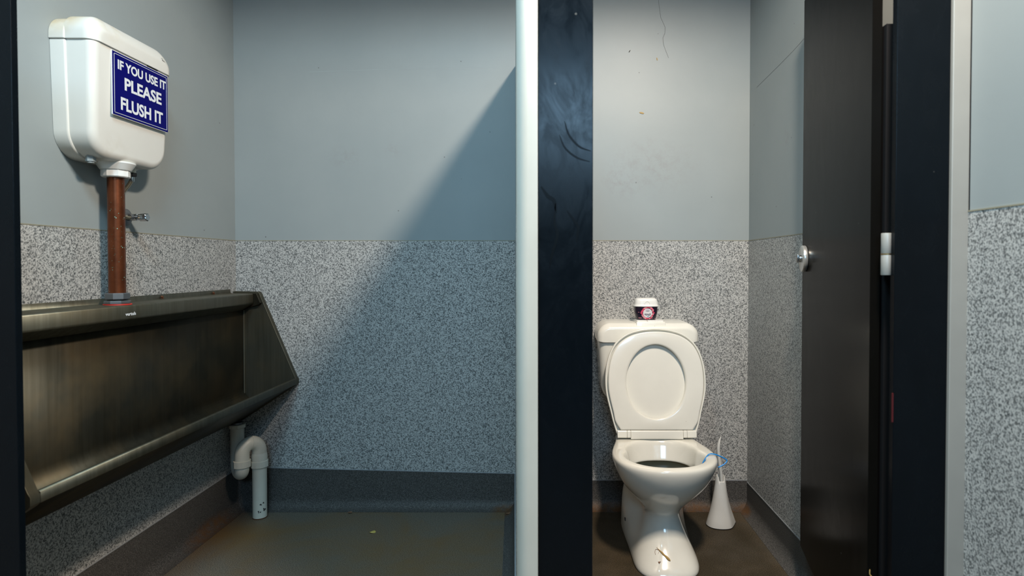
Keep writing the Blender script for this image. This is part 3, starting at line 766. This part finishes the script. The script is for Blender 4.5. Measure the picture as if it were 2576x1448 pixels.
vs2 = [(x - 0.003, y, z) for x, y, z in vs]; mb.loft([vs, vs2]); 
mb.build('fixing_hole', BLACK, pan)
mb = MB(); vs = [(TX + 0.060*math.cos(2*PI*k/24), 2.28 + 0.060*math.sin(2*PI*k/24), 0.205) for k in range(24)]; mb.add(vs, [tuple(range(24))])
mw = simple('still_water', (0.10, 0.10, 0.08), 0.05); mb.build('water', mw, pan)

# seat and seat lid stand upright, leaning on the cistern
lean = math.atan2(0.055, 0.43); SO = Vector((0.4225, 2.418, 0.405))
sv = Vector((0, math.sin(lean), math.cos(lean))); sn = Vector((0, -math.cos(lean), math.sin(lean)))
def fseat(u, v, d): return SO + Vector((1, 0, 0))*u + sv*v + sn*d
half = [(0.148, 0.002), (0.158, 0.006), (0.1645, 0.020), (0.1765, 0.060), (0.186, 0.100), (0.1985, 0.150), (0.2045, 0.185), (0.2065, 0.222), (0.2045, 0.262), (0.1975, 0.302), (0.185, 0.340), (0.166, 0.374), (0.140, 0.400), (0.108, 0.419), (0.072, 0.4305), (0.036, 0.4365)]
def mirrored(h, top):
    pts = [(x, y, 0) for x, y in h] + [(0, top, 0)] + [(-x, y, 0) for x, y in reversed(h)]
    p = curve_pts(pts, 4); return [(q.x, q.y) for q in p]
lid_ol = mirrored(half, 0.4385)
lr = [[fseat(u, v, d) for u, v in offset(lid_ol, q)] for q, d in ((0.010, -0.0165), (0.004, -0.0155), (0.001, -0.012), (0.0, -0.006), (0.0, 0.008), (0.001, 0.0108), (0.003, 0.0120), (0.0055, 0.0112), (0.0068, 0.009), (0.0085, 0.001), (0.011, 0.0), (0.03, 0.0005))]
mb = MB(); mb.loft(lr); lid = mb.build('seat_lid', SEAT, wc, smooth=50)
seat_half = [(x*0.943 if y > 0.06 else x*0.945, y if y < 0.3 else y - 0.013*(y - 0.3)/0.138) for x, y in half if y > 0.03]
seat_half = [(0.146, 0.028)] + seat_half
so = mirrored(seat_half, 0.4252)
so += [(-0.146 + 0.292*k/22, 0.028) for k in range(1, 22)]
n = len(so)
# inner oval opening matched point for point
ov = []
cv = 0.2235
for (u, v) in so:
    a = math.atan2((v - cv)/1.25, u); ov.append((0.1215*math.cos(a)*(1.0 - 0.02*math.sin(a)), cv - 0.002 + 0.150*math.sin(a)))
rings = []
def lerp(t): return [((1-t)*a[0] + t*b[0], (1-t)*a[1] + t*b[1]) for a, b in zip(so, ov)]
prof = [(0.0, 0.004), (0.0, 0.017), (0.008, 0.0198), (0.03, 0.0215), (0.08, 0.0222), (0.5, 0.0232), (0.88, 0.0222), (0.95, 0.0212), (0.985, 0.0192), (1.0, 0.0165), (1.0, 0.0035), (0.5, 0.0030)]
for t, d in prof: rings.append([fseat(u, v, d) for u, v in lerp(t)])
rings.append(rings[0])
mb = MB(); mb.loft(rings, cap0=False, cap1=False); seat = mb.build('seat', SEAT, wc, smooth=50)
# hinge barrel along the foot of the seat
for a, b in ((-0.160, -0.1215), (-0.1208, -0.1065), (-0.1058, 0.1058), (0.1065, 0.1208), (0.1215, 0.160)):
    mb = MB(); c = 0.013 if abs(a + b) < 0.1 else 0.0125
    ol = rrect(-0.003, 0.0245, -0.003, 0.0268, 0.005, 5)
    mb.loft([[fseat(u, (v - (0.006 if v < 0.012 else 0)) if abs(a+b) < 0.05 else v, d) for d, v in offset(ol, q)] for u, q in ((a, 0.0010), (a + 0.0008, 0), (b - 0.0008, 0), (b, 0.0010))])
    mb.build('hinge_barrel', SEAT, wc, smooth=50)
TAN = simple('tan_stain', (0.50, 0.36, 0.22), 0.5)
for (u0, u1, v) in ((-0.02, 0.012, 0.400), (-0.07, -0.03, 0.394)):
    mb = MB(); q = [((u0 + u1)/2 + (u1 - u0)/2*math.cos(2*PI*j/20)*random.uniform(0.6, 1.0), v + random.uniform(0.0006, 0.0016)*math.sin(2*PI*j/20)) for j in range(20)]
    mb.add([fseat(a, b, 0.0229) for a, b in q], [tuple(range(20))]); mb.build('stain', TAN, seat)

# close-coupled cistern
CX = 0.4035
tk_ol = rrect(0.196, 0.6095, 0.505, 0.7745, (0.085, 0.085, 0.004, 0.004), 10)
tk_ol = [(u + (0.018*(0.78 - v)/0.27)*(1 if u < CX else -1), v) for u, v in tk_ol]
def ftank(u, v, d): return (u, d + 0.028*(max(0, 0.78 - v)/0.27)**2*(1 if d < 2.6 else 0), v)
mb = MB(); mb.loft(slab_rings(tk_ol, 2.682, 2.508, 0.030, ftank, 8, keep=0.7735)); tank = mb.build('cistern_tank', CERAM, wc, smooth=50)
lid_ol2 = rrect(0.1895, 0.6165, 0.778, 0.8655, (0.006, 0.006, 0.052, 0.052), 12)
lid_ol2 = [(u, v - 0.010*((u - CX)/0.21)**2 if v > 0.80 else v) for u, v in lid_ol2]
mb = MB(); mb.loft(slab_rings(lid_ol2, 2.685, 2.496, 0.026, lambda u, v, d: (u, d, v - (0.0 if d > 2.53 else (2.53-d)*0.25*max(0, v-0.82)/0.04)), 8, keep=0.780)); tlid = mb.build('tank_lid', SEAT, wc, smooth=50)
mb = MB(); bo = rrect(0.3475, 0.4815, 0.815, 0.8640, (0.002, 0.002, 0.004, 0.004), 4)
mb.loft(slab_rings([(u + (0.006 if u < 0.41 else -0.006)*(v - 0.815)/0.048 - (0.0), v) for u, v in bo], 2.625, 2.5005, 0.004, lambda u, v, d: (u, d + (v - 0.815)*0.12, v), 4)); mb.build('button_housing', SEAT, tlid, smooth=40)
for a, b in ((0.3560, 0.3995), (0.4008, 0.4690)):
    mb = MB(); mb.loft(slab_rings(rrect(a, b, 2.512, 2.60, 0.004, 4), 0.861, 0.8692, 0.0015, lambda u, v, d: (u, v, d), 3)); mb.build('flush_button', WHITE, tlid, smooth=40)

# ------------------------------------------------------------------ air freshener tub on the buttons
AX, AY, AZ = 0.4010, 2.566, 0.8694
af = thing('air_freshener', (AX, AY, AZ), 'dark tub of air freshener with white cap standing on the toilet cistern', 'air freshener')
def srect(cx, cy, z, a, b, n=3.6, N_=56):
    out = []
    for k in range(N_):
        t = 2*PI*k/N_; c, s_ = math.cos(t), math.sin(t)
        out.append((cx + a*math.copysign(abs(c)**(2/n), c), cy + b*math.copysign(abs(s_)**(2/n), s_), z))
    return out
Z1 = AZ + 0.058
def half_w(z): t = (z - AZ)/0.058; return 0.0405 + 0.0085*t + 0.003*math.sin(PI*t)
mb = MB(); mb.loft([srect(AX, AY, z, a, b) for z, a, b in ((AZ, 0.038, 0.028), (AZ + 0.002, 0.0410, 0.031))] + [srect(AX, AY, AZ + 0.058*t, half_w(AZ + 0.058*t), half_w(AZ + 0.058*t)*0.75) for t in (0.15, 0.3, 0.45, 0.6, 0.75, 0.9, 1.0)])
tub = mb.build('tub', JAR, af, smooth=50)
mb = MB(); mb.loft([srect(AX, AY, Z1 + z, a, a*0.76) for z, a in ((-0.001, 0.050), (-0.001, 0.0530), (0.002, 0.0535), (0.0045, 0.0505), (0.012, 0.0495), (0.024, 0.0475), (0.030, 0.0445), (0.0335, 0.038), (0.0345, 0.028))])
cap = mb.build('cap', WHITE, af, smooth=50)
mb = MB(); mb.tube([(AX + 0.001 + 0.011*math.cos(a), AY - 0.0372, Z1 + 0.008 + 0.013*math.sin(a)) for a in [PI*k/12 for k in range(13)]], 0.0012, 8)
mb.build('thumb_tab', WHITE, cap, smooth=60)
def tub_front(x, z, e=0.0005):
    a = half_w(z) + e; b = half_w(z)*0.75 + e; n = 3.6
    q = min(0.999, abs((x - AX)/a)); return (x, AY - b*(1 - q**n)**(1/n), z)
LX, LZc = AX + 0.0030, AZ + 0.0305
def blob(mb, cx, cz, r, e, n=14, wob=0.0, mi=0):
    vs = [tub_front(cx, cz, e)] + [tub_front(cx + r*(1 + wob*math.sin(5*2*PI*k/n + cx*900))*math.cos(2*PI*k/n), cz + r*(1 + wob*math.sin(5*2*PI*k/n + cx*900))*math.sin(2*PI*k/n), e) for k in range(n)]
    mb.add(vs, [(0, 1 + k, 1 + (k+1) % n) for k in range(n)], mi)
mb = MB()
for k in range(26):
    a = 2*PI*k/26; r = 0.0235 + random.uniform(-0.0015, 0.0035)
    blob(mb, LX + r*math.cos(a), LZc + r*math.sin(a), random.uniform(0.003, 0.0048), 0.0005 + k*0.00001, 12, 0.25, 0 if (a < PI*1.05 and random.random() < 0.65) or random.random() < 0.35 else 1)
mb.build('flower_wreath', [PINK, ROSE], tub)
mb = MB(); vs = [tub_front(LX, LZc - 0.001, 0.0009)]; nr = 40
for rr in (0.008, 0.015, 0.0195): vs += [tub_front(LX + rr*math.cos(2*PI*k/nr), LZc - 0.001 + rr*math.sin(2*PI*k/nr), 0.0009) for k in range(nr)]
fs = [(0, 1 + k, 1 + (k+1) % nr) for k in range(nr)]
for q in range(2): fs += [(1+q*nr+k, 1+(q+1)*nr+k, 1+(q+1)*nr+(k+1) % nr, 1+q*nr+(k+1) % nr) for k in range(nr)]
mb.add(vs, fs); lab = mb.build('label', LABELW, tub)
# the tub stands on its head, so its lettering is upside down
lettering('glade', lambda u, v, d: tub_front(LX + 0.013 - u, LZc - 0.001 - v - 0.10*(0.013-u), 0.0012 + d), 0.026, 0.0125, INK, tub, 'lettering', 0.01, 0.0002)
mb = MB(); blob(mb, LX + 0.0015, LZc - 0.0150, 0.0024, 0.0014); mb.build('drop_mark', DROP, tub)
mb = MB()
for (cx, cz, w_, h_) in ((0.0, 0.0135, 0.012, 0.002), ): 
    mb.add([tub_front(LX + cx + sx_*w_/2, LZc + cz + sz*h_/2, 0.0013) for sx_, sz in ((-1, -1), (1, -1), (1, 1), (-1, 1))], [(0, 1, 2, 3)])
mb.build('print_band', LAV, tub)
mb = MB()
for (cx, cz, w_) in ((0.0, 0.0088, 0.018), (0.0, 0.0066, 0.012)):
    mb.add([tub_front(LX + cx + sx_*w_/2, LZc + cz + sz*0.0011/2, 0.0013) for sx_, sz in ((-1, -1), (1, -1), (1, 1), (-1, 1))], [(0, 1, 2, 3)])
mb.build('print_line', INK, tub)
for (cx, cz, w_) in ((-0.0345, 0.0335, 0.006), (-0.0285, 0.0095, 0.013), (-0.0285, 0.0075, 0.011), (0.029, 0.0052, 0.016)):
    mb = MB(); mb.add([tub_front(AX + cx + sx_*w_/2, AZ + cz + sz*0.0012/2, 0.0009) for sx_, sz in ((-1, -1), (1, -1), (1, 1), (-1, 1))], [(0, 1, 2, 3)])
    mb.build('small_print', ROSE, tub)

# ------------------------------------------------------------------ blue rim hook, brush, holder
rc = MB()
hk = curve_pts([(0.5480, 2.190, 0.345), (0.5530, 2.190, 0.366), (0.5660, 2.192, 0.389), (0.580, 2.193, 0.4035), (0.600, 2.195, 0.4025), (0.618, 2.198, 0.3955), (0.640, 2.203, 0.384), (0.6485, 2.204, 0.376), (0.640, 2.200, 0.366), (0.622, 2.196, 0.357), (0.6135, 2.194, 0.354)], 6)
rc.tube(hk, 0.0024, 10)
tag(rc.build('rim_hook', CLIP, smooth=60), 'bright blue plastic hook clipped over the toilet rim', 'hook')

BX, BY = 0.7130, 2.515
bo_ = [(0.072, 0.018), (0.054, -0.016), (0.036, -0.042), (0.012, -0.052), (-0.018, -0.051), (-0.044, -0.040), (-0.058, -0.018), (-0.060, 0.008), (-0.046, 0.036), (-0.016, 0.056), (0.018, 0.054), (0.050, 0.042), (0.072, 0.018)]
bo_ = [(p.x, p.y) for p in curve_pts([(x, y, 0) for x, y in bo_], 5)][:-1]
def tri(z, r, rnd, n=60, rot=0.0):
    """blend from the floor outline (scaled to r) to a circle"""
    out = []
    for k in range(n):
        bx_, by_ = bo_[k]; a = math.atan2(by_, bx_); sc = r/0.072
        out.append((BX + (bx_*sc*(1-rnd) + r*math.cos(a)*rnd), BY + (by_*sc*(1-rnd) + r*math.sin(a)*rnd), z))
    return out
def ang(k): return math.atan2(bo_[k][1], bo_[k][0])
bhd = thing('brush_holder', (BX, BY, 0), 'white plastic conical brush holder on the floor beside the toilet', 'brush holder')
mb = MB(); lv = [(0.0, 0.0710, 0.0), (0.006, 0.0705, 0.0), (0.030, 0.0615, 0.03), (0.060, 0.0510, 0.10), (0.090, 0.0420, 0.22), (0.120, 0.0345, 0.42), (0.150, 0.0280, 0.66), (0.175, 0.0235, 0.88), (0.188, 0.0215, 1.0)]
rings = [tri(z, r, q, rot=0.06) for z, r, q in lv]
n = 60
def toprim(f, dz):          # rim with a U-shaped notch towards the room
    out = []
    for k in range(n):
        a = ang(k); d = abs((a - 1.5*PI + PI) % (2*PI) - PI)
        t = max(0.0, min(1.0, (d - 0.45)/0.35)); t = t*t*(3-2*t)
        out.append((BX + f*math.cos(a), BY + f*math.sin(a), 0.188 + dz + 0.019*t))
    return out
rings += [toprim(0.0190, 0.0), toprim(0.0182, 0.0025), toprim(0.0168, 0.0025), toprim(0.0158, 0.0), [(BX + 0.015*math.cos(ang(k)), BY + 0.015*math.sin(ang(k)), 0.12) for k in range(n)]]
mb.loft(rings); mb.build('cone', HOLDER, bhd, smooth=60)
mb = MB(); mb.loft([tri(0.0, 0.0722, 0.0), tri(0.0035, 0.0722, 0.0)]); mb.build('base_rim', BLACK, bhd)
tb = thing('toilet_brush', (BX, BY, 0.121), 'pale plastic toilet brush handle rising out of the conical holder', 'brush')
mb = MB(); hd = curve_pts([(BX + 0.005, BY, 0.125), (BX + 0.004, BY, 0.19), (BX - 0.002, BY - 0.002, 0.24), (BX - 0.0085, BY - 0.002, 0.29), (BX - 0.010, BY, 0.325), (BX - 0.006, BY + 0.002, 0.352), (BX + 0.001, BY + 0.003, 0.374)], 8)
m_ = len(hd); mb.tube(hd, [0.0092 + 0.0018*math.sin(PI*min(1, k/(m_*0.85))) - (0.0068*max(0, (k/(m_-1) - 0.72)/0.28)**1.6) for k in range(m_)], 16, flat=0.7)
hb = mb.build('handle', HOLDER, tb, smooth=60)
mb = MB(); mb.tube([p + Vector((0.0005, -0.0075, 0)) for p in hd[6:-10]], 0.0016, 8); mb.build('handle_rib', HOLDER, hb, smooth=60)

# ------------------------------------------------------------------ small litter
def on_pan(x, z):   # front surface of the foot
    for r0, r1 in zip(outer, outer[1:]):
        if r0[0] <= z <= r1[0]:
            t = (z - r0[0])/(r1[0] - r0[0]); yf = r0[1] + t*(r1[1]-r0[1]); ym = r0[2]; w = r0[4] + t*(r1[4]-r0[4])
            q = min(0.98, abs(x - TX)/w); return (x, ym - (ym - yf)*(1 - q**2.2)**(1/2.2) - 0.004, z)
sp = thing('dry_seed_pod', on_pan(0.397, 0.065), 'dry brown pod lying on the front of the toilet foot', 'seed pod')
mb = MB(); pp = [on_pan(0.376 + 0.042*t, 0.084 - 0.030*t) for t in [k/12 for k in range(13)]]
mb.tube(pp, [0.0006, 0.0008, 0.0012, 0.0022, 0.0030, 0.0034, 0.0036, 0.0038, 0.0040, 0.0043, 0.0044, 0.0036, 0.0010], 10); mb.build('pod', [STRAW], sp, smooth=60)
mb = MB(); mb.tube(curve_pts([on_pan(0.385, 0.077), on_pan(0.377, 0.079), on_pan(0.371, 0.077), on_pan(0.3685, 0.070), on_pan(0.369, 0.065)], 4), 0.0007, 6)
mb.tube([on_pan(0.385, 0.077), on_pan(0.381, 0.073), on_pan(0.379, 0.068)], 0.0005, 6); mb.build('stalk', BROWN, sp, smooth=60)
mb = MB(); a, b, c = on_pan(0.3775, 0.0455), on_pan(0.3845, 0.0515), on_pan(0.3745, 0.0495)
mb.loft([[a, b, c], [(p[0], p[1] - 0.002, p[2] + 0.001) for p in (a, b, c)]])
tag(mb.build('husk_flake', BROWN), 'tiny brown flake on the toilet foot below the dry pod', 'flake')
def petal(name, c, r, mat, label, cat, sq=0.6, z=0.0, rot=0.3):
    mb = MB(); n = 16
    def rg(f, zz): return [(c[0] + f*r*(math.cos(2*PI*k/n)*math.cos(rot) - sq*math.sin(2*PI*k/n)*math.sin(rot)), c[1] + f*r*(math.cos(2*PI*k/n)*math.sin(rot) + sq*math.sin(2*PI*k/n)*math.cos(rot)), z + zz + 0.0015*math.sin(4*PI*k/n)) for k in range(n)]
    mb.loft([rg(0.85, 0.0012), rg(1.0, 0.002), rg(0.9, 0.004), rg(0.4, 0.0045)])
    return tag(mb.build(name, mat, smooth=60), label, cat)
petal('petal', (-0.742, 2.440), 0.0125, PETAL, 'small yellow petal lying on the dark floor', 'petal', 0.75)
petal('husk_flake', (-0.900, 2.628), 0.010, BROWN, 'dark brown flake at the foot of the back skirting', 'flake', 0.4, 0.0035)
petal('husk_flake', (-0.195, 2.616), 0.013, BROWN, 'brown flake in the corner of skirting beside the white post', 'flake', 0.4, 0.004)
dl = thing('dried_leaf', (0.702, 1.268, 0.412), 'dried yellowish leaf with a thin stalk caught behind the door hinge edge', 'leaf')
mb = MB()
def lf(k, f): 
    a = 2*PI*k/18
    return (0.7045 + f*(0.0125*math.cos(a)), 1.275 + f*0.004*math.sin(2*a), 0.4165 - 0.25*(f*0.0125*math.cos(a)) + f*0.0075*math.sin(a))
mb.loft([[lf(k, 1.0) for k in range(18)], [(p[0], p[1] - 0.003, p[2]) for p in [lf(k, 0.9) for k in range(18)]], [(p[0], p[1] - 0.0045, p[2]) for p in [lf(k, 0.4) for k in range(18)]]])
mb.build('blade', PETAL, dl, smooth=60)
mb = MB(); mb.tube(curve_pts([(0.6945, 1.273, 0.421), (0.690, 1.274, 0.428), (0.6855, 1.276, 0.434), (0.686, 1.277, 0.444)], 5), [0.0011]*15 + [0.0006], 8); mb.build('stalk', STRAW, dl, smooth=60)
# flecks stuck to the cubicle wall
def fleck(x, z, r, ang, mat, label, cat):
    mb = MB(); n = 10
    vs = [(x + r*math.cos(2*PI*k/n)*math.cos(ang) - 0.3*r*math.sin(2*PI*k/n)*math.sin(ang), YB - 0.0006, z + r*math.cos(2*PI*k/n)*math.sin(ang) + 0.3*r*math.sin(2*PI*k/n)*math.cos(ang)) for k in range(n)]
    mb.loft([vs, [(a, YB - 0.0022, c) for a, b, c in vs]]); tag(mb.build('wall_fleck', mat), label, cat)
fleck(0.400, 1.785, 0.011, -0.2, STRAW, 'yellow fleck stuck to the cubicle back wall', 'fleck')
fleck(0.345, 2.060, 0.006, 0.9, GRIME, 'black speck like an insect on the cubicle back wall', 'fleck')
fleck(0.468, 2.025, 0.007, 1.8, STRAW, 'small tan fleck high on the cubicle back wall beside the crack', 'fleck')
